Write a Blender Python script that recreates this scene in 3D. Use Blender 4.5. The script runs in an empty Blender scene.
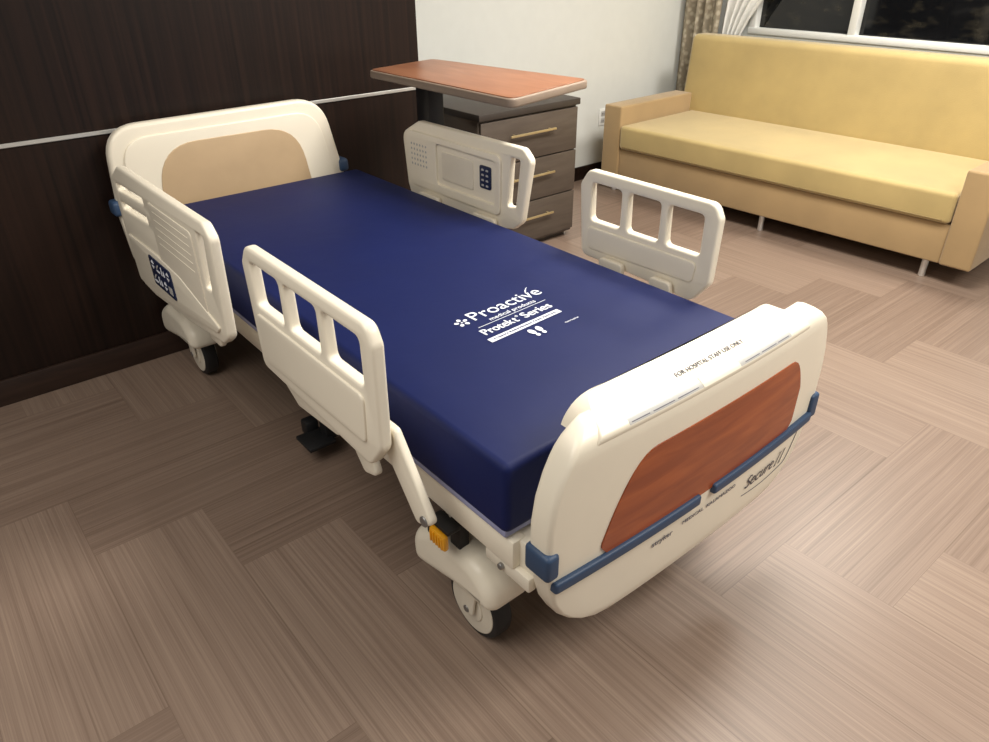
import bpy, bmesh, math, random
import numpy as np
from mathutils import Matrix, Vector
from mathutils import noise as mnoise
random.seed(3)
scn=bpy.context.scene
COL=scn.collection
pi=math.pi
# ---------------------------------------------------------------- materials
def newmat(name):
    m=bpy.data.materials.new(name); m.use_nodes=True
    nt=m.node_tree; b=nt.nodes.get("Principled BSDF")
    return m,nt,b
def srgb(r,g,b):
    f=lambda c:(c/255/12.92) if c/255<=.04045 else ((c/255+.055)/1.055)**2.4
    return (f(r),f(g),f(b),1)
def basic(name,col,rough=.5,metal=0,noise=.06,nscale=12,bump=0,bscale=200,coat=0,spec=.5,sheen=0,bdist=.01):
    m,nt,b=newmat(name)
    b.inputs['Roughness'].default_value=rough
    b.inputs['Metallic'].default_value=metal
    b.inputs['Coat Weight'].default_value=coat
    b.inputs['Sheen Weight'].default_value=sheen
    b.inputs['Specular IOR Level'].default_value=spec
    tc=nt.nodes.new('ShaderNodeTexCoord')
    n=nt.nodes.new('ShaderNodeTexNoise'); n.inputs['Scale'].default_value=nscale; n.inputs['Detail'].default_value=4
    nt.links.new(tc.outputs['Object'],n.inputs['Vector'])
    r=nt.nodes.new('ShaderNodeValToRGB')
    c=np.array(col[:3])
    r.color_ramp.elements[0].position=.3; r.color_ramp.elements[1].position=.7
    r.color_ramp.elements[0].color=tuple(c*(1-noise))+(1,)
    r.color_ramp.elements[1].color=tuple(np.minimum(c*(1+noise),1))+(1,)
    nt.links.new(n.outputs['Fac'],r.inputs['Fac']); nt.links.new(r.outputs['Color'],b.inputs['Base Color'])
    if bump:
        n2=nt.nodes.new('ShaderNodeTexNoise'); n2.inputs['Scale'].default_value=bscale; n2.inputs['Detail'].default_value=3
        nt.links.new(tc.outputs['Object'],n2.inputs['Vector'])
        bp=nt.nodes.new('ShaderNodeBump'); bp.inputs['Strength'].default_value=bump; bp.inputs['Distance'].default_value=bdist
        nt.links.new(n2.outputs['Fac'],bp.inputs['Height']); nt.links.new(bp.outputs['Normal'],b.inputs['Normal'])
    return m
def wood(name,c1,c2,scale=(3,60,3),rough=.4,bump=.05,dist=1.5,coat=0,spec=.5):
    m,nt,b=newmat(name)
    b.inputs['Roughness'].default_value=rough; b.inputs['Coat Weight'].default_value=coat
    b.inputs['Specular IOR Level'].default_value=spec
    tc=nt.nodes.new('ShaderNodeTexCoord'); mp=nt.nodes.new('ShaderNodeMapping')
    mp.inputs['Scale'].default_value=scale
    nt.links.new(tc.outputs['Object'],mp.inputs['Vector'])
    n=nt.nodes.new('ShaderNodeTexNoise'); n.inputs['Scale'].default_value=1; n.inputs['Detail'].default_value=6
    n.inputs['Distortion'].default_value=dist
    nt.links.new(mp.outputs['Vector'],n.inputs['Vector'])
    r=nt.nodes.new('ShaderNodeValToRGB')
    r.color_ramp.elements[0].position=.35; r.color_ramp.elements[1].position=.68
    r.color_ramp.elements[0].color=c1; r.color_ramp.elements[1].color=c2
    nt.links.new(n.outputs['Fac'],r.inputs['Fac']); nt.links.new(r.outputs['Color'],b.inputs['Base Color'])
    bp=nt.nodes.new('ShaderNodeBump'); bp.inputs['Strength'].default_value=bump; bp.inputs['Distance'].default_value=.005
    nt.links.new(n.outputs['Fac'],bp.inputs['Height']); nt.links.new(bp.outputs['Normal'],b.inputs['Normal'])
    return m
def floor_mat():
    """herringbone vinyl planks, interlocking blocks with fine grain"""
    m,nt,b=newmat("herringbone_vinyl")
    L=nt.links
    def M(op,a,b2=None,c=None):
        n=nt.nodes.new('ShaderNodeMath'); n.operation=op
        for i,v in enumerate((a,b2,c)):
            if v is None: continue
            if isinstance(v,(int,float)): n.inputs[i].default_value=v
            else: L.new(v,n.inputs[i])
        return n.outputs[0]
    tc=nt.nodes.new('ShaderNodeTexCoord'); sp=nt.nodes.new('ShaderNodeSeparateXYZ')
    L.new(tc.outputs['Object'],sp.inputs[0])
    w=.32; N=3
    X=M('DIVIDE',M('ADD',sp.outputs[0],20.33),w); Y=M('DIVIDE',M('ADD',sp.outputs[1],20.15),w)
    i=M('FLOOR',X); j=M('FLOOR',Y)
    k=M('SUBTRACT',i,j)
    kk=M('MODULO',M('ADD',k,4000*N*2),2*N)
    hor=M('LESS_THAN',kk,N-.5)
    inv=M('SUBTRACT',1,hor)
    al=M('ADD',M('MULTIPLY',X,hor),M('MULTIPLY',Y,inv))
    ac=M('ADD',M('MULTIPLY',Y,hor),M('MULTIPLY',X,inv))
    idh=M('ADD',M('MULTIPLY',M('FLOOR',M('DIVIDE',k,2*N)),7.3),M('MULTIPLY',j,3.1))
    idv=M('ADD',M('MULTIPLY',M('FLOOR',M('DIVIDE',M('SUBTRACT',k,N),2*N)),5.7),M('MULTIPLY',i,9.2))
    pid=M('ADD',M('MULTIPLY',idh,hor),M('MULTIPLY',idv,inv))
    def streak(fa,fc,seed,det):
        cb=nt.nodes.new('ShaderNodeCombineXYZ')
        L.new(M('MULTIPLY',al,fa),cb.inputs[0]); L.new(M('MULTIPLY',ac,fc),cb.inputs[1]); L.new(M('MULTIPLY',pid,seed),cb.inputs[2])
        n=nt.nodes.new('ShaderNodeTexNoise'); n.inputs['Scale'].default_value=1; n.inputs['Detail'].default_value=det; n.inputs['Roughness'].default_value=.62
        L.new(cb.outputs[0],n.inputs['Vector']); return n.outputs['Fac']
    n1=streak(.5,90.,1.37,4); n2=streak(.35,24.,.77,2)
    wn=nt.nodes.new('ShaderNodeTexWhiteNoise'); wn.noise_dimensions='1D'; L.new(pid,wn.inputs['W'])
    v=M('ADD',M('MULTIPLY',n1,.55),M('MULTIPLY',n2,.45))
    v=M('ADD',M('MULTIPLY',M('SUBTRACT',wn.outputs['Value'],.5),.09),v)
    v=M('ADD',v,M('MULTIPLY',M('SUBTRACT',hor,.5),.09))  # painted light: tone shifts with plank direction, as if reflecting differently
    r=nt.nodes.new('ShaderNodeValToRGB'); e=r.color_ramp.elements
    e[0].position=.26; e[0].color=srgb(104,86,74); e[1].position=.74; e[1].color=srgb(150,131,116)
    x=e.new(.5); x.color=srgb(129,110,97)
    L.new(v,r.inputs['Fac'])
    fa=M('FRACT',ac); ed=M('MINIMUM',fa,M('SUBTRACT',1,fa))
    jm=M('LESS_THAN',ed,.005)
    mix=nt.nodes.new('ShaderNodeMixRGB'); mix.blend_type='MULTIPLY'; mix.inputs['Color2'].default_value=(.74,.72,.70,1)
    L.new(jm,mix.inputs['Fac']); L.new(r.outputs['Color'],mix.inputs['Color1'])
    L.new(mix.outputs[0],b.inputs['Base Color'])
    b.inputs['Roughness'].default_value=.38
    bp=nt.nodes.new('ShaderNodeBump'); bp.inputs['Strength'].default_value=.03; bp.inputs['Distance'].default_value=.003
    L.new(n1,bp.inputs['Height']); L.new(bp.outputs['Normal'],b.inputs['Normal'])
    return m
M_floor=floor_mat()
M_cream=basic("cream_plastic",srgb(237,229,211),.32,noise=.010,bump=.012,bscale=300)
M_cream2=basic("pale_plastic_inner",srgb(227,219,202),.42,noise=.02)
M_beige=basic("beige_laminate",srgb(188,162,128),.5,noise=.03)
M_navy=basic("navy_vinyl_fabric",srgb(11,24,75),.60,noise=.05,nscale=5,bump=.16,bscale=6,spec=.25,bdist=.02)
M_lilac=basic("pale_blue_liner",srgb(150,154,190),.6)
M_print=basic("white_print",srgb(232,236,245),.5,noise=.01)
M_blue=basic("slate_blue_bumper_rubber",srgb(48,70,100),.5,noise=.05)
M_keypad=basic("dark_blue_keypad",srgb(30,40,72),.35)
M_black=basic("black_rubber",srgb(22,22,24),.55)
M_dark=basic("dark_steel",srgb(45,45,48),.4,metal=.6)
M_grey=basic("grey_metal",srgb(150,150,150),.35,metal=.8)
M_chrome=basic("chrome",srgb(225,225,222),.38,metal=.8,noise=.01)
M_brass=basic("champagne_metal",srgb(205,185,140),.35,metal=.7)
M_orange=basic("amber_reflector",srgb(238,168,18),.3,coat=.5)
M_ink=basic("dark_ink",srgb(50,50,66),.5)
M_softink=basic("soft_grey_ink",srgb(96,96,108),.5)
M_label=basic("grey_label",srgb(178,177,174),.5)
M_cherry=wood("cherry_laminate",srgb(138,62,26),srgb(166,82,38),(4,4,34),.24,.0,.6)
M_tabletop=wood("table_cherry",srgb(134,86,60),srgb(151,101,72),(4,20,4),.35,.0,.5)
M_tedge=basic("grey_beige_table_edge",srgb(136,120,106),.5)
M_panel=wood("espresso_panel",srgb(21,12,9),srgb(37,23,17),(10,46,.8),.40,.02,.4,spec=.3)
M_basebd=wood("dark_base_molding",srgb(40,26,20),srgb(56,39,31),(10,3,30),.45,.03,.5)
M_cab=wood("grey_oak",srgb(76,66,58),srgb(86,76,67),(5,5,40),.5,.008,.3)
M_cabtop=basic("charcoal_top",srgb(56,49,44),.5)
M_white=basic("painted_wall",srgb(212,214,210),.8,noise=.015,bump=.03,bscale=90)
M_whitegl=basic("white_frame",srgb(226,227,224),.45,noise=.01)
M_sofaY=basic("khaki_gold_fabric",srgb(178,156,102),.75,noise=.09,nscale=3.5,bump=.14,bscale=180,sheen=.35)
M_sofaT=basic("tan_fabric",srgb(164,137,96),.8,noise=.07,nscale=4,bump=.12,bscale=200,sheen=.3)
M_seam=basic("seam_piping",srgb(140,120,80),.8)
M_sheer=basic("white_sheer",srgb(228,228,225),.8)
def curtain_mat():
    m,nt,b=newmat("patterned_beige_curtain"); b.inputs['Roughness'].default_value=.85
    tc=nt.nodes.new('ShaderNodeTexCoord'); v=nt.nodes.new('ShaderNodeTexVoronoi'); v.inputs['Scale'].default_value=26
    nt.links.new(tc.outputs['Object'],v.inputs['Vector'])
    r=nt.nodes.new('ShaderNodeValToRGB'); r.color_ramp.elements[0].position=.25; r.color_ramp.elements[1].position=.55
    r.color_ramp.elements[0].color=srgb(182,172,152); r.color_ramp.elements[1].color=srgb(142,132,114)
    nt.links.new(v.outputs['Distance'],r.inputs[0]); nt.links.new(r.outputs[0],b.inputs['Base Color']); return m
M_curt=curtain_mat()
def glass_dark():
    m,nt,b=newmat("night_glass")
    b.inputs['Roughness'].default_value=.06
    tc=nt.nodes.new('ShaderNodeTexCoord'); n=nt.nodes.new('ShaderNodeTexNoise'); n.inputs['Scale'].default_value=8; n.inputs['Detail'].default_value=5
    mp=nt.nodes.new('ShaderNodeMapping'); mp.inputs['Scale'].default_value=(1,1,2.2)
    nt.links.new(tc.outputs['Object'],mp.inputs[0]); nt.links.new(mp.outputs[0],n.inputs['Vector'])
    r=nt.nodes.new('ShaderNodeValToRGB'); r.color_ramp.elements[0].position=.52; r.color_ramp.elements[1].position=.92
    r.color_ramp.elements[0].color=srgb(13,14,16); r.color_ramp.elements[1].color=srgb(60,56,46)
    nt.links.new(n.outputs['Fac'],r.inputs[0]); nt.links.new(r.outputs[0],b.inputs['Base Color'])
    return m
M_glass=glass_dark()
# ---------------------------------------------------------------- mesh helpers
def rpoly(pts,default=.02,seg=8):
    out=[];n=len(pts)
    for i in range(n):
        p=Vector(pts[i][:2]); r=pts[i][2] if len(pts[i])>2 else default
        a=Vector(pts[i-1][:2]); c=Vector(pts[(i+1)%n][:2])
        d1=(a-p); d2=(c-p)
        ang=d1.angle(d2)
        if r<=0 or ang>pi-.02: out.append(p); continue
        t=min(r/math.tan(ang/2),d1.length*.49,d2.length*.49)
        q1=p+d1.normalized()*t; q2=p+d2.normalized()*t
        for k in range(seg+1):
            s=k/seg
            out.append((1-s)**2*q1+2*s*(1-s)*p+s*s*q2)
    return out
class B:
    def __init__(s): s.bm=bmesh.new(); s.mats=[]
    def mi(s,m):
        if m not in s.mats: s.mats.append(m)
        return s.mats.index(m)
    def add(s,bm,mat,mx=None):
        if mx: bmesh.ops.transform(bm,matrix=mx,verts=bm.verts)
        i=s.mi(mat)
        for f in bm.faces: f.material_index=i; f.smooth=True
        me=bpy.data.meshes.new("t"); bm.to_mesh(me); bm.free(); s.bm.from_mesh(me); bpy.data.meshes.remove(me)
        return s
    def box(s,x,y,z,mat,bev=.004,seg=2,mx=None):
        bm=bmesh.new(); bmesh.ops.create_cube(bm,size=1)
        bmesh.ops.scale(bm,vec=(x[1]-x[0],y[1]-y[0],z[1]-z[0]),verts=bm.verts)
        bmesh.ops.translate(bm,vec=((x[0]+x[1])/2,(y[0]+y[1])/2,(z[0]+z[1])/2),verts=bm.verts)
        if bev: bmesh.ops.bevel(bm,geom=bm.edges[:],offset=bev,segments=seg,profile=.5,affect='EDGES')
        return s.add(bm,mat,mx)
    def cyl(s,p0,p1,r,mat,r2=None,seg=32,bev=0):
        p0=Vector(p0);p1=Vector(p1);d=p1-p0
        bm=bmesh.new(); bmesh.ops.create_cone(bm,cap_ends=True,segments=seg,radius1=r,radius2=r if r2 is None else r2,depth=d.length)
        if bev:
            ed=[e for e in bm.edges if len(e.link_faces)==2 and any(len(f.verts)>4 for f in e.link_faces)]
            bmesh.ops.bevel(bm,geom=ed,offset=bev,segments=3,profile=.5,affect='EDGES')
        mx=Matrix.Translation((p0+p1)/2)@d.to_track_quat('Z','Y').to_matrix().to_4x4()
        return s.add(bm,mat,mx)
    def slab(s,pts,t,mat,mx,bev=.006,holes=(),r=.02,hr=.015,br=2):
        cu=bpy.data.curves.new("c",'CURVE'); cu.dimensions='2D'; cu.fill_mode='BOTH'
        for k,(poly,rr) in enumerate([(pts,r)]+[(h,hr) for h in holes]):
            q=rpoly(poly,rr)
            sp=cu.splines.new('POLY'); sp.points.add(len(q)-1)
            for pnt,v in zip(sp.points,q): pnt.co=(v.x,v.y,0,1)
            sp.use_cyclic_u=True
        cu.extrude=max(t/2-bev,.0001); cu.bevel_depth=bev; cu.offset=-bev; cu.bevel_resolution=br
        ob=bpy.data.objects.new("c",cu); COL.objects.link(ob)
        bpy.context.view_layer.update()
        me=bpy.data.meshes.new_from_object(ob.evaluated_get(bpy.context.evaluated_depsgraph_get()))
        bpy.data.objects.remove(ob); bpy.data.curves.remove(cu)
        bm=bmesh.new(); bm.from_mesh(me); bpy.data.meshes.remove(me)
        bmesh.ops.remove_doubles(bm,verts=bm.verts,dist=.00005)
        return s.add(bm,mat,mx)
    def loft(s,secs,mat,close=True,fn=None):
        bm=bmesh.new(); rings=[]
        for sec in secs: rings.append([bm.verts.new(p if fn is None else fn(p)) for p in sec])
        n=len(secs[0])
        for a,b in zip(rings,rings[1:]):
            for i in range(n):
                bm.faces.new((a[i],a[(i+1)%n],b[(i+1)%n],b[i]))
        if close:
            bm.faces.new(rings[0][::-1]); bm.faces.new(rings[-1])
        bmesh.ops.recalc_face_normals(bm,faces=bm.faces)
        return s.add(bm,mat)
    def patch(s,u,lo,hi,P,mat,rows=10,th=.004):
        bm=bmesh.new(); g=[]
        for a in u:
            g.append([bm.verts.new(P(a,lo(a)+(hi(a)-lo(a))*k/rows)) for k in range(rows+1)])
        for i in range(len(u)-1):
            for k in range(rows):
                bm.faces.new((g[i][k],g[i+1][k],g[i+1][k+1],g[i][k+1]))
        r=bmesh.ops.extrude_face_region(bm,geom=bm.faces[:])
        vs=[e for e in r['geom'] if isinstance(e,bmesh.types.BMVert)]
        bmesh.ops.translate(bm,vec=(-th,0,0),verts=vs)
        bmesh.ops.recalc_face_normals(bm,faces=bm.faces)
        return s.add(bm,mat)
    def obj(s,name,parent=None,angle=35,label=None):
        me=bpy.data.meshes.new(name); s.bm.to_mesh(me); s.bm.free()
        for m in s.mats: me.materials.append(m)
        me.set_sharp_from_angle(angle=math.radians(angle))
        o=bpy.data.objects.new(name,me); COL.objects.link(o)
        setpar(o,parent)
        if label: o["label"]=label
        return o
def worldm(o):
    return Matrix.Translation(o.location) if o.type=='EMPTY' else Matrix.Identity(4)
def setpar(o,p):
    if p is not None:
        o.parent=p; o.matrix_parent_inverse=worldm(p).inverted()
def empty(name,loc,label,cat,group=None):
    e=bpy.data.objects.new(name,None); e.location=loc; e.empty_display_size=.1; COL.objects.link(e)
    e["label"]=label; e["category"]=cat
    if group: e["group"]=group
    return e
def XZ(y): return Matrix(((1,0,0,0),(0,0,-1,y),(0,1,0,0),(0,0,0,1)))
def YZ(x): return Matrix(((0,0,1,x),(1,0,0,0),(0,1,0,0),(0,0,0,1)))
def XY(z): return Matrix.Translation((0,0,z))
def textgeo(b,body,size,mx,mat,align='CENTER',bold=0,shear=0,ext=.0004,width=None,fn=None,thin=0):
    """bold: thickens by overlaying slightly shifted copies"""
    cu=bpy.data.curves.new("t",'FONT'); cu.body=body; cu.size=size; cu.align_x=align; cu.align_y='CENTER'
    cu.extrude=ext; cu.shear=shear; cu.resolution_u=6; cu.offset=-thin
    ob=bpy.data.objects.new("t",cu); COL.objects.link(ob); bpy.context.view_layer.update()
    me=bpy.data.meshes.new_from_object(ob.evaluated_get(bpy.context.evaluated_depsgraph_get()))
    bpy.data.objects.remove(ob); bpy.data.curves.remove(cu)
    xsx=[v.co.x for v in me.vertices]; k=(width/(max(xsx)-min(xsx))) if width else 1
    for dx in ((0,) if not bold else (-bold,0,bold)):
        bm=bmesh.new(); bm.from_mesh(me)
        bmesh.ops.scale(bm,vec=(k,1,1),verts=bm.verts)
        bmesh.ops.translate(bm,vec=(dx,0,dx*.05),verts=bm.verts)
        if fn:
            bmesh.ops.transform(bm,matrix=mx,verts=bm.verts)
            for v in bm.verts: v.co=fn(v.co)
            b.add(bm,mat)
        else: b.add(bm,mat,mx)
    bpy.data.meshes.remove(me)
def struct(o): o["kind"]="structure"; return o
# ---------------------------------------------------------------- room
XW=-.72; YW=4.34
struct(B().box((-1.0,6.5),(-3.2,YW+.1),(-.1,0),M_floor,0).obj("floor"))
struct(B().box((-1.0,6.5),(-3.2,YW+.1),(2.7,2.8),M_white,0).obj("ceiling"))
struct(B().box((XW-.1,XW),(1.37,YW+.1),(0,2.7),M_white,0).obj("wall_back"))
b=B(); b.box((XW-.1,0),(-3.2,1.37),(0,2.7),M_panel,0)
struct(b.obj("wall_headboard_side"))
struct(B().box((-.002,.006),(-3.2,1.37),(.945,.960),M_chrome,.002,1).obj("trim_1"))
struct(B().box((-.002,.014),(-3.2,1.37),(0,.105),M_basebd,.004,2).obj("baseboard_headwall"))
struct(B().box((XW,XW+.012),(1.37,YW),(0,.1),M_panel,.003,2).obj("baseboard_back"))
b=B()
b.box((XW,6.5),(YW,YW+.1),(0,.98),M_white,0); b.box((XW,-.16),(YW,YW+.1),(.98,2.7),M_white,0)
b.box((-.16,6.5),(YW,YW+.1),(2.35,2.7),M_white,0); b.box((3.9,6.5),(YW,YW+.1),(.98,2.35),M_white,0)
struct(b.obj("wall_window_side"))
b=B()
b.box((-.16,3.9),(YW-.015,YW+.06),(.975,1.015),M_whitegl,.004)
b.box((-.16,3.9),(YW-.01,YW+.06),(2.3,2.35),M_whitegl,.004)
for xx in (-.16,.57,1.9,3.2,3.85): b.box((xx,xx+.05),(YW-.01,YW+.06),(1.01,2.3),M_whitegl,.004)
b.box((-.16,3.9),(YW+.05,YW+.07),(1.0,2.3),M_glass,0)
struct(b.obj("window_1"))
# ---------------------------------------------------------------- curtains
def curtain(name,xa0,xa1,xb0,xb1,y,z0,z1,n,amp,mat,label,irr=0):
    bm=bmesh.new(); N=n*12; rows=16; g=[]
    for i in range(N+1):
        s=i/N; col=[]
        for k in range(rows+1):
            h=k/rows; e=h*h*(3-2*h)
            x=(xa0+(xa1-xa0)*s)*(1-e)+(xb0+(xb1-xb0)*s)*e
            ph=irr*math.sin(s*9.0+1.3)
            yy=y+amp*(1-.35*abs(math.sin(s*5+1)))*math.sin(s*n*2*pi+ph+.6*math.sin(h*3))
            col.append(bm.verts.new((x,yy,z0+(z1-z0)*h)))
        g.append(col)
    for i in range(N):
        for k in range(rows): bm.faces.new((g[i][k],g[i+1][k],g[i+1][k+1],g[i][k+1]))
    r=bmesh.ops.extrude_face_region(bm,geom=bm.faces[:])
    bmesh.ops.translate(bm,vec=(0,.004,0),verts=[e for e in r['geom'] if isinstance(e,bmesh.types.BMVert)])
    bmesh.ops.recalc_face_normals(bm,faces=bm.faces)
    b=B(); b.add(bm,mat); o=b.obj(name,angle=80); o["label"]=label; o["category"]="curtain"; return o
curtain("curtain",-.70,-.38,-.70,-.34,4.265,.03,2.5,4,.034,M_curt,"patterned beige drape hanging in folds at the wall corner",.8)
curtain("sheer_curtain",-.34,-.20,-.31,.75,4.27,.80,2.3,5,.032,M_sheer,"white sheer curtain gathered beside the dark window",1.0)
# ---------------------------------------------------------------- outlet
b=B(); oy=3.43; oz=.37
b.box((XW,XW+.006),(oy,oy+.075),(oz,oz+.12),M_whitegl,.002)
for zz in (oz+.035,oz+.085):
    b.box((XW+.006,XW+.009),(oy+.018,oy+.057),(zz-.017,zz+.017),M_label,.002); b.box((XW+.009,XW+.0095),(oy+.028,oy+.032),(zz-.006,zz+.006),M_black,0); b.box((XW+.009,XW+.0095),(oy+.043,oy+.047),(zz-.006,zz+.006),M_black,0)
o=b.obj("electrical_outlet"); o["label"]="white duplex wall outlet on the white wall beside the sofa"; o["category"]="outlet"
# ---------------------------------------------------------------- sofa
sofa=empty("sofa",(-.45,3.2,0),"khaki gold upholstered sofa with tan base under the window","sofa")
SX0,SX1=-.46,1.99
B().box((SX0+.15,SX1-.15),(3.215,4.20),(.105,.31),M_sofaT,.008,3).obj("base",sofa,label="tan fabric sofa base")
def soft(b,x,y,z,mat,bev,bulge=.01,tilt=0,cuts=10):
    bm=bmesh.new(); bmesh.ops.create_cube(bm,size=1)
    bmesh.ops.scale(bm,vec=(x[1]-x[0],y[1]-y[0],z[1]-z[0]),verts=bm.verts)
    bmesh.ops.bevel(bm,geom=bm.edges[:],offset=bev,segments=5,profile=.5,affect='EDGES')
    eds=list({e for f in bm.faces for e in f.edges if e.calc_length()>.25})
    bmesh.ops.subdivide_edges(bm,edges=eds,cuts=cuts,use_grid_fill=True)
    hx,hy,hz=(x[1]-x[0])/2,(y[1]-y[0])/2,(z[1]-z[0])/2
    for v in bm.verts:
        c=v.co; v.co.z+=bulge*(1-(c.x/hx)**2)*(1-(c.y/hy)**2)*(1 if c.z>0 else 0)
        v.co.y+=tilt*(v.co.z+hz)
    bmesh.ops.translate(bm,vec=((x[0]+x[1])/2,(y[0]+y[1])/2,(z[0]+z[1])/2),verts=bm.verts)
    b.add(bm,mat)
b=B(); soft(b,(SX0+.155,SX1-.155),(3.188,4.04),(.314,.47),M_sofaY,.024,.010)
b.cyl((SX0+.19,3.189,.332),(SX1-.19,3.189,.332),.004,M_seam,seg=8)
b.obj("seat",sofa,60)
b=B(); soft(b,(SX0+.06,SX1-.06),(3.98,4.14),(.42,.975),M_sofaY,.038,.0,.10); b.obj("backrest",sofa,60)
for xx in (SX0,SX1-.15):
    B().box((xx,xx+.15),(3.20,4.0),(.105,.59),M_sofaT,.012,4).obj("arm",sofa,label="tan fabric arm")
for xx in (-.38,.80,1.76):
    for yy in (3.27,4.1):
        B().cyl((xx,yy,0),(xx,yy,.11),.017,M_chrome,bev=.003).obj("leg",sofa,label="chrome leg")
sofa.rotation_euler=(0,0,math.radians(1.6))
# ---------------------------------------------------------------- nightstand
ns=empty("nightstand",(-.2,2.0,0),"grey oak three drawer bedside cabinet with dark top","nightstand")
B().box((-.60,.075),(1.66,2.37),(.03,.765),M_cab,.003).obj("body",ns)
B().box((-.62,.10),(1.65,2.38),(.765,.80),M_cabtop,.004).obj("countertop",ns,label="charcoal cabinet top")
B().box((-.58,.05),(1.69,2.34),(0,.04),M_cabtop,.002).obj("plinth",ns)
for k in range(3):
    z0=.05+k*.237
    d=B().box((.075,.095),(1.665,2.365),(z0,z0+.23),M_cab,.003).obj("drawer",ns)
    b=B(); b.box((.113,.122),(1.85,2.18),(z0+.135,z0+.147),M_brass,.002); b.box((.095,.118),(1.88,1.89),(z0+.136,z0+.146),M_brass,.001); b.box((.095,.118),(2.14,2.15),(z0+.136,z0+.146),M_brass,.001)
    b.obj("handle",d,label="champagne metal bar handle")
# ---------------------------------------------------------------- overbed table
ot=empty("overbed_table",(.45,1.2,0),"rolling overbed table with cherry wood top and dark column","table")
P=[(.28,.93),(1.17,.94),(1.06,1.42),(.20,1.31)]
cx=sum(p[0] for p in P)/4; cy=sum(p[1] for p in P)/4
b=B(); b.slab([(cx+(x-cx)*.985,cy+(y-cy)*.97,.03) for x,y in P],.008,M_tabletop,XY(1.1015),.0015)
b2=B(); b2.slab([(cx+(x-cx)*1.006,cy+(y-cy)*1.010,.035) for x,y in P],.030,M_tedge,XY(1.087),.006)
b.obj("tabletop",ot,label="cherry wood tabletop"); b2.obj("table_edge",ot,label="grey beige table edge band")
B().box((.30,.40),(1.14,1.22),(.08,1.073),M_dark,.008).obj("column",ot)
b=B(); b.box((.25,.33),(1.02,1.34),(.05,.08),M_dark,.01); b.box((.30,.95),(1.04,1.10),(.05,.08),M_dark,.01); b.box((.30,.95),(1.26,1.32),(.05,.08),M_dark,.01); b.obj("base",ot)
for xx in (.29,.92):
    for yy in (1.07,1.29): B().cyl((xx,yy-.012,.025),(xx,yy+.012,.025),.025,M_black,bev=.004).obj("caster",ot)
# ---------------------------------------------------------------- mattress
mt=empty("mattress",(1.18,.45,.49),"navy blue medical mattress with white printed lettering on the bed","mattress")
MX0,MX1=.155,2.24
b=B(); soft(b,(MX0,MX1),(0,.90),(.505,.68),M_navy,.017,.006)
for v in b.bm.verts:
    if .53<v.co.z<.655:
        n=mnoise.noise(Vector((v.co.x*7,v.co.y*7,v.co.z*5)))*.005
        if v.co.y<.1 or v.co.y>.8: v.co.y+=n
b.obj("mattress_cover",mt,50)
B().box((.17,2.233),(.004,.896),(.492,.520),M_lilac,.006).obj("liner",mt,label="pale blue underside liner")
def ztop(x,y):
    xx=(x-(MX0+MX1)/2)/((MX1-MX0)/2); yy=(y-.45)/.45
    return .68+.006*(1-xx*xx)*(1-yy*yy)
LA=math.radians(3.0)
def MT(x,y):
    return Matrix(((-math.sin(LA),-math.cos(LA),0,x),(math.cos(LA),-math.sin(LA),0,y),(0,0,1,.0012),(0,0,0,1)))
lift=lambda c: Vector((c.x,c.y,c.z+ztop(c.x,c.y)))
b=B()
textgeo(b,"Proactive",.066,MT(1.684,.472),M_print,width=.258,fn=lift)
textgeo(b,"medical products",.0225,MT(1.726,.463),M_print,width=.170,fn=lift)
textgeo(b,"Protek",.044,MT(1.7775,.366),M_print,bold=.0008,width=.104,fn=lift)
textgeo(b,"t",.046,MT(1.7740,.4295),M_print,bold=.0008,width=.0125,fn=lift)
textgeo(b,"\u00ae",.013,MT(1.762,.4455),M_print,fn=lift)
textgeo(b,"Series",.044,MT(1.7705,.510),M_print,bold=.0008,width=.104,fn=lift)
def flat(poly,mx,mat=M_print,h=.0006):
    bm=bmesh.new(); vs=[bm.verts.new((x,y,0)) for x,y in poly]; bm.faces.new(vs)
    bmesh.ops.transform(bm,matrix=mx,verts=bm.verts)
    for v in bm.verts: v.co=lift(v.co)
    r=bmesh.ops.extrude_face_region(bm,geom=bm.faces[:]); bmesh.ops.translate(bm,vec=(0,0,h),verts=[e for e in r['geom'] if isinstance(e,bmesh.types.BMVert)])
    bmesh.ops.recalc_face_normals(bm,faces=bm.faces); b.add(bm,mat)
def ell(cx,cy,rx,ry,n=16,a=0):
    return [(cx+rx*math.cos(2*pi*k/n)*math.cos(a)-ry*math.sin(2*pi*k/n)*math.sin(a),cy+rx*math.cos(2*pi*k/n)*math.sin(a)+ry*math.sin(2*pi*k/n)*math.cos(a)) for k in range(n)]
mic=MT(1.698,.310)
for k in range(5):
    a=2*pi*k/5+.3; flat(ell(.0150*math.cos(a),.0150*math.sin(a),.0070,.0055,16,a),mic)
flat(ell(0,0,.003,.003),mic)
flat([(0,-.004),(.010,.008),(.024,.022),(.036,.030),(.026,.026),(.012,.016),(.002,.004)],MT(1.670,.560))
flat([(-.125,-.0008),(.125,-.0008),(.125,.0008),(-.125,.0008)],MT(1.743,.450))
mb=MT(1.817,.430); flat([(-.128,-.0100),(.128,-.0100),(.128,.0100),(-.128,.0100)],mb)
mf=MT(1.862,.43)
for s in (-1,1):
    flat(ell(s*.013,.007,.0085,.014,16,-s*.12),mf); flat(ell(s*.011,-.014,.0062,.0072,14),mf)
textgeo(b,"Pressure Redistribution Foam Mattress",.011,MT(1.817,.430)@Matrix.Translation((0,0,.0008)),M_navy,width=.225,fn=lift)
textgeo(b,"Made for hospital use",.009,MT(1.872,.545),M_print,width=.05,fn=lift)
b.obj("printed_logo",mt,label="white printed lettering")
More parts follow.
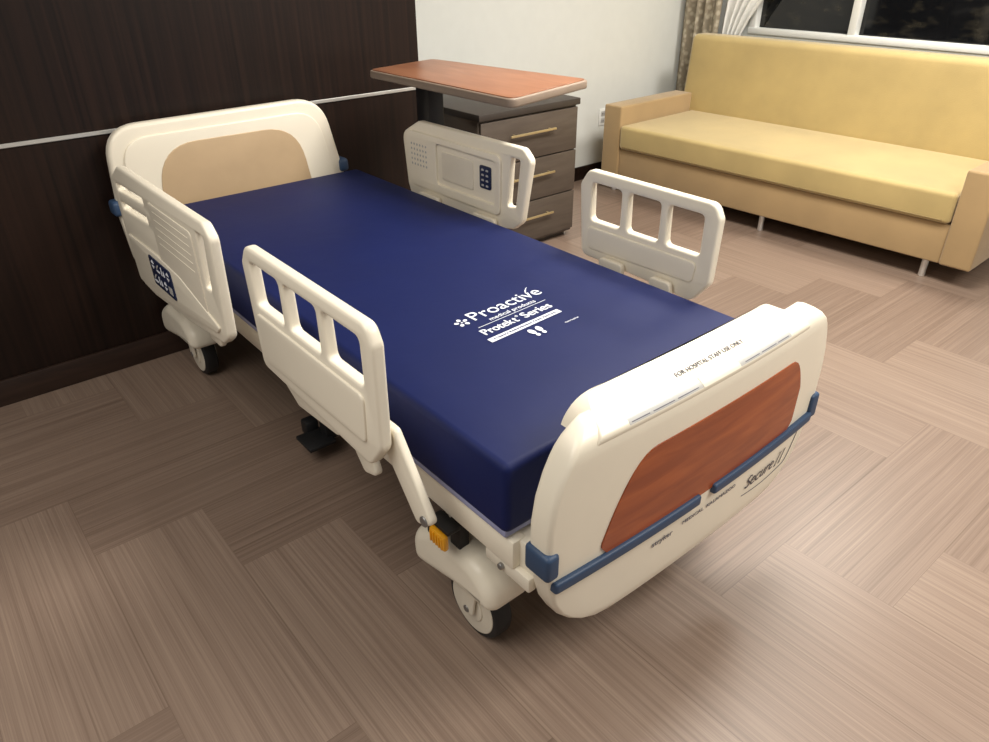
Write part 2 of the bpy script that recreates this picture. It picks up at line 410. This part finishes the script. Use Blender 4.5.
# ---------------------------------------------------------------- bed
bed=empty("hospital_bed",(1.2,.45,0),"cream adjustable hospital bed with cherry footboard inset and blue bumpers","hospital bed")
YC=.510
zk=[.235,.240,.255,.275,.30,.33,.37,.42,.50,.58,.64,.69,.72,.740,.757,.769,.778,.783]
wk=[.25,.31,.355,.395,.428,.455,.475,.488,.498,.498,.489,.473,.459,.447,.432,.416,.400,.384]
xk=[2.325,2.338,2.343,2.345,2.346,2.347,2.348,2.350,2.352,2.353,2.353,2.353,2.353,2.352,2.345,2.332,2.316,2.303]
XB=2.292
def bow(y): return .020*(1-((y-YC)/.50)**2)
def xs(y,z): return float(np.interp(z,zk,xk))+bow(y)
def rrect(x0,x1,y0,y1,z,r,n=6,ny=16):
    pts=[]
    for cx,cy,a0 in ((x1-r,y1-r,0),(x0+r,y1-r,pi/2),(x0+r,y0+r,pi),(x1-r,y0+r,3*pi/2)):
        for k in range(n+1):
            a=a0+pi/2*k/n; pts.append((cx+r*math.cos(a),cy+r*math.sin(a),z))
        if a0==pi/2:
            for k in range(1,ny): pts.append((x0,y1-r+(y0-y1+2*r)*k/ny,z))
        if a0==3*pi/2:
            for k in range(1,ny): pts.append((x1,y0+r+(y1-y0-2*r)*k/ny,z))
    return pts
def bowf(p): return (p[0]+bow(p[1]),p[1],p[2])
b=B()
b.loft([rrect(min(XB,x-.006),x,YC-w,YC+w,z,max(.002,min(.013,(x-min(XB,x-.006))/2-.001))) for z,w,x in zip(zk,wk,xk)],M_cream,fn=bowf)
cz=[.742,.750,.756,.763,.770,.778,.785,.790,.7935,.795]
cxk=[2.350,2.3530,2.3530,2.347,2.334,2.315,2.294,2.276,2.264,2.256]
cw=[.368,.365,.362,.357,.351,.343,.332,.320,.305,.290]
YK=.490
b.loft([rrect(2.252,x,YK-w,YK+w,z,.0025) for z,w,x in zip(cz,cw,cxk)],M_cream,fn=bowf)
fb=b.obj("footboard",bed,50)
def capx(y,z): return float(np.interp(z,cz,cxk))+bow(y)
def inlo(y):
    t=abs((y-.515)/.36); return .440+.03*max(0,(t-.9)/.1)**2
def inhi(y):
    t=(y-.515)/.36
    return .672-(.19*max(0,(-t-.60)/.40)**2.2 if t<0 else .10*max(0,(t-.80)/.20)**2.2)
us=[.155+.72*(.5-.5*math.cos(pi*k/48)) for k in range(49)]
b=B(); b.patch(us,inlo,inhi,lambda y,z:(xs(y,z)+.003,y,z),M_cherry,10,.01); b.obj("inset_panel",fb,label="cherry wood inset panel")
def bumper(y0,y1,zc,name,h=.028):
    b=B(); n=24
    ys=[y0+(y1-y0)*k/n for k in range(n+1)]
    pts=[(xs(y,zc)+.013,y,.0) for y in ys]+[(xs(y,zc)-.004,y,0) for y in ys[::-1]]
    pts[0]=pts[0][:2]+(.010,); pts[n]=pts[n][:2]+(.010,)
    b.slab(pts,h,M_blue,XY(zc),.006); b.obj(name,fb,label="blue rubber bumper strip")
bumper(.025,.475,.435,"bumper_strip"); bumper(.525,.985,.435,"bumper_strip")
B().box((2.29,2.362),(.002,.038),(.462,.528),M_blue,.011,4).obj("corner_bumper",fb,label="blue corner bumper")
B().box((2.295,2.362),(.975,1.014),(.424,.50),M_blue,.009,4).obj("corner_bumper",fb,label="blue corner bumper")
b=B(); b.patch([.205+.56*k/20 for k in range(21)],lambda y:.7575,lambda y:.7662,lambda y,z:(capx(y,z)+.0006,y,z),M_label,6,.003)
lab=b.obj("label_strip",fb,label="grey instruction label strip")
b=B(); b.patch([.425+.13*k/8 for k in range(9)],lambda y:.7570,lambda y:.7725,lambda y,z:(capx(y,z)+.0016,y,z),M_cream2,6,.003); b.obj("raised_label_plate",fb,label="raised rectangular plate on the label strip")
for y0,y1,mm in ((.212,.262,M_softink),(.272,.335,M_softink),(.345,.41,M_softink),(.575,.63,M_softink),(.64,.70,M_softink),(.708,.755,M_softink)):
    b=B(); b.patch([y0,(y0+y1)/2,y1],lambda y:.7604,lambda y:.7618,lambda y,z:(capx(y,z)+.0010,y,z),mm,1,.0005)
    b.obj("label_print",lab,label="line of small print")
b=B()
textgeo(b,"FOR HOSPITAL STAFF USE ONLY",.0150,Matrix(((0,-.93,0,2.309),(1,0,0,.50),(0,.36,1,.7803),(0,0,0,1))),M_ink,width=.235,fn=lambda c: Vector((c.x+bow(c.y),c.y,c.z+.0012)))
b.obj("printed_text",fb,label="small dark printed text")
def YZm(y,z): return Matrix(((0,0,1,0),(1,0,0,y),(0,1,0,z),(0,0,0,1)))
tofb=lambda c: Vector((xs(c.y,c.z)+.0022+c.x,c.y,c.z))
b=B(); textgeo(b,"Secure",.052,YZm(.762,.352),M_ink,shear=.4,width=.138,fn=tofb,thin=.0004)
for yc in (.855,.877):
    def ip(pts):
        bm=bmesh.new(); vs=[bm.verts.new((xs(yc+p[0],.352+p[1])+.0016,yc+p[0]+.4*p[1],.352+p[1])) for p in pts]; bm.faces.new(vs)
        r=bmesh.ops.extrude_face_region(bm,geom=bm.faces[:]); bmesh.ops.translate(bm,vec=(.0008,0,0),verts=[e for e in r['geom'] if isinstance(e,bmesh.types.BMVert)])
        bmesh.ops.recalc_face_normals(bm,faces=bm.faces); b.add(bm,M_ink)
    ip([(-.0015,-.020),(.0015,-.020),(.0015,.020),(-.0015,.020)])
    ip([(-.005,-.0205),(.005,-.0205),(.005,-.0190),(-.005,-.0190)]); ip([(-.005,.0190),(.005,.0190),(.005,.0205),(-.005,.0205)])
sw=[.69+.250*k/28 for k in range(29)]
swf=lambda y: .316-.008*math.sin(pi*min(1,(y-.69)/.2))+.080*max(0,(y-.888)/.052)**2.0
b.patch(sw,lambda y:swf(y),lambda y:swf(y)+.0012+.005*max(0,(y-.888)/.05),lambda y,z:(xs(y,z)+.0015,y,z),M_ink,2,.001)
b.obj("model_lettering",fb,label="dark italic lettering")
b=B(); textgeo(b,"stryker",.022,YZm(.36,.374),M_softink,width=.07,fn=tofb)
b.obj("maker_lettering",fb,label="small dark lettering")
b=B(); textgeo(b,"MEDICAL  KALAMAZOO",.015,YZm(.535,.382),M_softink,width=.21,fn=tofb); b.obj("maker_lettering",fb,label="small grey lettering")
# ---- headboard
b=B()
hb=[(-.09,.45,.05),(-.105,.66,.05),(-.085,.985,.13),(.79,.992,.15),(.86,.66,.05),(.86,.45,.05)]
b.slab(hb,.05,M_cream,YZ(.085),.014)
hbi=[(-.045,.50,.05),(-.055,.68,.05),(-.04,.94,.11),(.75,.945,.13),(.81,.66,.05),(.81,.50,.05)]
b.slab(hbi,.012,M_cream,YZ(.112),.005)
hd=b.obj("headboard",bed,40)
b=B(); b.slab([(.050,.60,.02),(.085,.898,.17),(.655,.898,.17),(.700,.60,.02)],.01,M_beige,YZ(.117),.003); b.obj("inset_panel",hd,label="beige laminate inset panel")
for y0,y1 in ((-.125,-.075),(.835,.88)):
    B().box((.05,.122),(y0,y1),(.665,.722),M_blue,.014,3).obj("corner_bumper",hd,label="blue corner bumper")
# ---- side rails
def arm(r,y,pts,mat=M_cream,t=.02):
    b=B(); b.slab([(x,z,.018) for x,z in pts],t,mat,XZ(y),.005); return b.obj("support_arm",r)
def foot_rail(y,x0,x1,z1,out,zh,z0):
    w=x1-x0; b=B()
    ol=[(x0+.02,z0+.03,.03),(x0,z1-.05,.03),(x0+.035,z1,.035),(x1-.02,z1,.035),(x1+.002,z1-.04,.03),(x1-.005,z0+.08,.04),(x1-.06,z0+.01,.04),(x0+.35,z0+.02,.02)]
    ww=(w-.050*2-.026*2)/3
    holes=[]
    for k in range(3):
        a=x0+.050+k*(ww+.026); holes.append([(a+.004,zh),(a+ww,zh),(a+ww,z1-.038),(a,z1-.038)])
    b.slab(ol,.030,M_cream,XZ(y),.008,holes,hr=.016)
    b.slab([(x0+.05,z0+.06,.02),(x0+.045,zh-.02,.02),(x1-.05,zh-.02,.02),(x1-.06,z0+.07,.02)],.010,M_cream,XZ(y-.015),.004)
    r=b.obj("side_rail",bed,40)
    yi=y-out*.03; zt=z0+.055
    if out<0:
        arm(r,yi,[(x1-.11,.68),(x1-.01,.68),(x1+.115,.50),(x1+.055,.47)])
        arm(r,yi,[(x1-.28,zt),(x1-.16,zt),(x1-.10,.50),(x1-.16,.48)])
        arm(r,yi,[(x0+.03,.63),(x0+.34,.62),(x0+.34,.52),(x0+.12,.50),(x0+.05,.54)])
    else:
        arm(r,yi,[(x1-.20,zt),(x1-.12,zt),(x1-.10,.50),(x1-.16,.47)]); arm(r,yi,[(x0+.12,zt),(x0+.22,zt),(x0+.22,.50),(x0+.15,.48)])
    xb=x1+(.085 if out<0 else -.12)
    b=B(); b.cyl((xb,yi-.014,.497),(xb,yi+.014,.497),.013,M_grey,bev=.002); b.obj("pivot_bolt",r,label="grey metal pivot")
    return r
foot_rail(-.115,1.39,2.0,.932,-1,.780,.565); foot_rail(.975,1.48,2.005,.938,1,.780,.625)
def head_rail(y,x0,x1,z1,out,kp):
    b=B(); w=x1-x0
    near=kp[4]; dz=.0 if near else .105
    ol=[(x0+.02,.61+dz*.6,.03),(x0+.0,z1-.065,.05),(x0+.12,z1-.004,.05),(x1-.04,z1,.04),(x1,z1-.035,.03),(x1-(.02 if near else .045),.575+dz,.04),(x1-(.07 if near else .09),.54+dz,.03),(x0+.62*w,.50+dz,.04),(x0+.22*w,.465+dz,.03),(x0+.08*w,.47+dz,.03)]
    holes=[[(x1-.122,.70 if near else .725),(x1-.078,.705 if near else .73),(x1-.055,z1-.042),(x1-.106,z1-.042)]]
    if near:
        for k in range(2): holes.append([(x0+.06+.004*k,z1-.100-.065*k),(x0+.38*w,z1-.082-.065*k),(x0+.38*w,z1-.060-.065*k),(x0+.055+.004*k,z1-.074-.065*k)])
    b.slab(ol,.030,M_cream,XZ(y),.008,holes,hr=.010)
    if near:
        b.slab([(x0+.44*w,.60,.02),(x0+.44*w,z1-.055,.02),(x1-.15,z1-.055,.02),(x1-.15,.60,.02)],.006,M_cream2,XZ(y-.015),.002)
        for k in range(5): b.box((x0+.48*w,x1-.18),(y-.0192,y-.017),(.730+.026*k,.7335+.026*k),M_cream,.0008)
        b.slab([(x0+.07,.49,.02),(x0+.05,.66,.02),(x0+.40*w,.67,.02),(x0+.62*w,.66,.03),(x1-.06,.595,.03),(x1-.09,.57,.02),(x0+.6*w,.525,.03),(x0+.22*w,.485,.02)],.008,M_cream,XZ(y-.017),.003)
    else:
        fr=[(x0+.05,.68,.03),(x0+.05,z1-.045,.03),(x1-.150,z1-.045,.03),(x1-.155,.68,.03)]
        hi_=[(x0+.31*w,z1-.23),(x0+.31*w,z1-.070),(x1-.175,z1-.070),(x1-.18,z1-.23)]
        b.slab(fr,.012,M_cream,XZ(y-.019),.003,[hi_],hr=.02)
        b.slab([(x0+.35*w,z1-.205,.01),(x0+.35*w,z1-.095,.01),(x0+.60*w,z1-.095,.01),(x0+.60*w,z1-.205,.01)],.004,M_cream2,XZ(y-.0165),.001)
    r=b.obj("side_rail",bed,40)
    ka,kb,kz0,kz1,_=kp
    K=B().slab([(ka,kz0,.012),(kb,kz0+.004,.012),(kb-.006,kz1,.012),(ka-.006,kz1,.012)] if near else [(ka,kz0,.01),(kb,kz0,.01),(kb,kz1,.01),(ka,kz1,.01)],.006,M_keypad,XZ(y-.0215 if near else y-.018),.001).obj("control_keypad",r,label="dark blue bed control keypad")
    b=B(); ys_=y-.0248 if near else y-.0213
    def S(pts,m=M_ink): b.slab([(ka+(kb-ka)*p[0],kz0+(kz1-kz0)*p[1],.002) for p in pts],.001,m,XZ(ys_),.0002)
    if near:
        for ox,oz,kd in ((.06,.56,0),(.29,.56,1),(.52,.56,2),(.75,.56,0),(.06,.10,1),(.29,.10,2),(.52,.10,0),(.75,.10,3)):
            if kd==0:
                S([(ox,oz+.22),(ox+.15,oz+.22),(ox+.075,oz+.34)],M_print); S([(ox,oz+.14),(ox+.15,oz+.14),(ox+.075,oz+.02)],M_print)
            elif kd==1:
                S([(ox,oz+.04),(ox+.16,oz+.04),(ox+.16,oz+.10),(ox,oz+.10)],M_print); S([(ox,oz+.15),(ox+.04,oz+.13),(ox+.14,oz+.30),(ox+.10,oz+.32)],M_label)
            elif kd==2:
                S([(ox,oz+.04),(ox+.04,oz+.04),(ox+.04,oz+.32),(ox,oz+.32)],M_print); S([(ox+.08,oz+.06),(ox+.16,oz+.06),(ox+.12,oz+.28)],M_print)
            else: S([(ox,oz+.05),(ox+.16,oz+.05),(ox+.16,oz+.30),(ox,oz+.30)],M_label)
    else:
        for i in range(2):
            for j in range(4):
                S([(.17+.40*i,.10+.225*j),(.42+.40*i,.10+.225*j),(.38+.40*i,.19+.225*j),(.20+.40*i,.19+.225*j)],M_label)
    b.obj("keypad_symbols",K,label="button symbols on the keypad")
    if not near:
        b=B()
        for i in range(6):
            for j in range(5):
                b.cyl((x0+.08+i*.02,y-.0245,z1-.175+j*.02),(x0+.08+i*.02,y-.0256,z1-.175+j*.02),.005,M_label,seg=8)
        b.obj("speaker_grille",r,label="dotted speaker grille")
    yi=y-out*.03
    for xx in (x0+.25*w,x0+.7*w):
        arm(r,yi,[(xx-.07,.56+dz),(xx+.07,.56+dz),(xx+.06,.45),(xx-.03,.45)])
head_rail(-.118,.25,1.19,.915,-1,(.54,.755,.545,.65,True)); head_rail(.975,.455,1.245,.945,1,(.972,1.036,.763,.847,False))
# ---- frame
b=B()
b.box((.13,2.25),(.01,.05),(.41,.488),M_cream,.008); b.box((.13,2.25),(.85,.89),(.41,.488),M_cream,.008)
b.box((.13,.18),(.01,.89),(.41,.487),M_cream,.006); b.box((2.2,2.292),(.03,.88),(.38,.485),M_cream2,.006)
b.box((.15,2.2),(.05,.85),(.46,.485),M_dark,.002)
b.obj("deck_frame",bed)
b=B()
b.box((.25,2.12),(.20,.26),(.16,.22),M_dark,.006); b.box((.25,2.12),(.64,.70),(.16,.22),M_dark,.006)
b.box((.18,.24),(.10,.80),(.24,.30),M_cream,.008); b.box((1.97,2.05),(.10,.80),(.24,.30),M_cream,.008)
b.box((.55,1.0),(.25,.65),(.14,.34),M_dark,.02)
for xx in (.5,1.75):
    b.cyl((xx,.25,.22),(xx,.25,.47),.03,M_grey); b.cyl((xx,.65,.22),(xx,.65,.47),.03,M_grey)
b.obj("base_frame",bed,label="dark steel base frame")
b=B(); b.box((2.15,2.295),(.015,.04),(.375,.415),M_cream2,.006); b.cyl((2.21,.006,.395),(2.21,.018,.395),.008,M_grey,bev=.002)
b.obj("corner_bracket",bed)
# ---- casters
def caster(x,y,s,hs,dz,kx):
    b=B()
    pr=[(-.185,.150,.05),(-.190,.255,.08),(-.09,.320,.12),(.07,.318,.10),(.135,.272,.07),(.140,.205,.04),(.0,.196,.16)]
    b.slab([(x+hs+p[0]*kx,p[1]+dz,p[2]) for p in pr],.140,M_cream,XZ(y-s*.012),.034,br=6)
    b.slab([(x-.022,.085,.015),(x-.03,.20,.01),(x+.04,.20,.01),(x+.022,.085,.015)],.008,M_cream2,XZ(y-s*.042),.003)
    c=b.obj("caster",bed,80)
    b=B(); R=.098
    b.cyl((x,y-.026,R),(x,y+.026,R),R,M_black,bev=.010,seg=56)
    for d in (-1,1):
        b.cyl((x,y+d*.0235,R),(x,y+d*.0295,R),.081,M_cream2,bev=.003,seg=48)
        b.cyl((x,y+d*.029,R),(x,y+d*.033,R),.044,M_cream2,bev=.002,seg=28)
        b.cyl((x,y+d*.032,R),(x,y+d*.049,R),.010,M_grey,bev=.001,seg=20)
    o=b.obj("wheel",c,label="black rubber wheel with large pale hub")
for x,hs,dz,kx in ((.262,-.0,-.022,1.15),(2.042,0,0,1)):
    for y,s in ((.084,1),(.816,-1)): caster(x,y-(0 if x>1 else s*.050),s,hs,dz,kx)
b=B(); b.box((1.98,2.06),(-.02,.02),(.385,.398),M_black,.005); b.box((2.0,2.06),(-.032,-.016),(.345,.388),M_orange,.006)
for k in range(5): b.box((2.006+.0105*k,2.0115+.0105*k),(-.035,-.030),(.350,.383),M_orange,.002)
b.box((1.975,2.0),(-.02,.03),(.345,.385),M_black,.004);b.box((2.01,2.05),(.02,.05),(.30,.39),M_black,.004); b.obj("brake_pedal",bed,label="amber ribbed reflector and black brake pedal")
b=B(); b.box((1.04,1.15),(.06,.16),(.06,.075),M_black,.005); b.box((1.07,1.12),(.14,.24),(.06,.16),M_black,.005); b.box((1.0,1.05),(.10,.15),(.05,.11),M_black,.01); b.obj("foot_pedal",bed,label="black foot pedal under the bed side")
# ---------------------------------------------------------------- lights
def area(name,loc,size,power,col=(1,.95,.87),rot=(0,0,0)):
    l=bpy.data.lights.new(name,'AREA'); l.size=size; l.energy=power; l.color=col
    o=bpy.data.objects.new(name,l); o.location=loc; o.rotation_euler=rot; COL.objects.link(o); return o
area("ceiling_and_fill_light",(1.4,3.8,2.66),.6,58)
area("ceiling_and_fill_light",(1.6,1.8,2.66),.9,92)
area("ceiling_and_fill_light",(3.8,1.6,2.66),1.3,86)
area("ceiling_and_fill_light",(1.9,-1.6,2.66),2.0,58)  # unseen fill, added to lift the shade on the near left side
w=bpy.data.worlds.new("world"); w.use_nodes=True; scn.world=w
w.node_tree.nodes["Background"].inputs[0].default_value=(1,.97,.92,1); w.node_tree.nodes["Background"].inputs[1].default_value=.29
# ---------------------------------------------------------------- camera
C=(3.0766,-.7152,1.5501); yaw,pitch,roll,F=2.4527,.5335,-.0091,725.43
f=Vector((math.cos(yaw)*math.cos(pitch),math.sin(yaw)*math.cos(pitch),-math.sin(pitch)))
r=f.cross(Vector((0,0,1))).normalized(); u=r.cross(f)
c,s=math.cos(roll),math.sin(roll); r,u=c*r+s*u,-s*r+c*u
cd=bpy.data.cameras.new("camera"); cd.sensor_fit='HORIZONTAL'; cd.sensor_width=36; cd.lens=F/989*36; cd.clip_start=.05
co=bpy.data.objects.new("camera",cd); COL.objects.link(co)
m=Matrix((r,u,-f)).transposed().to_4x4(); m.translation=C; co.matrix_world=m
scn.camera=co
scn.view_settings.view_transform='Standard'
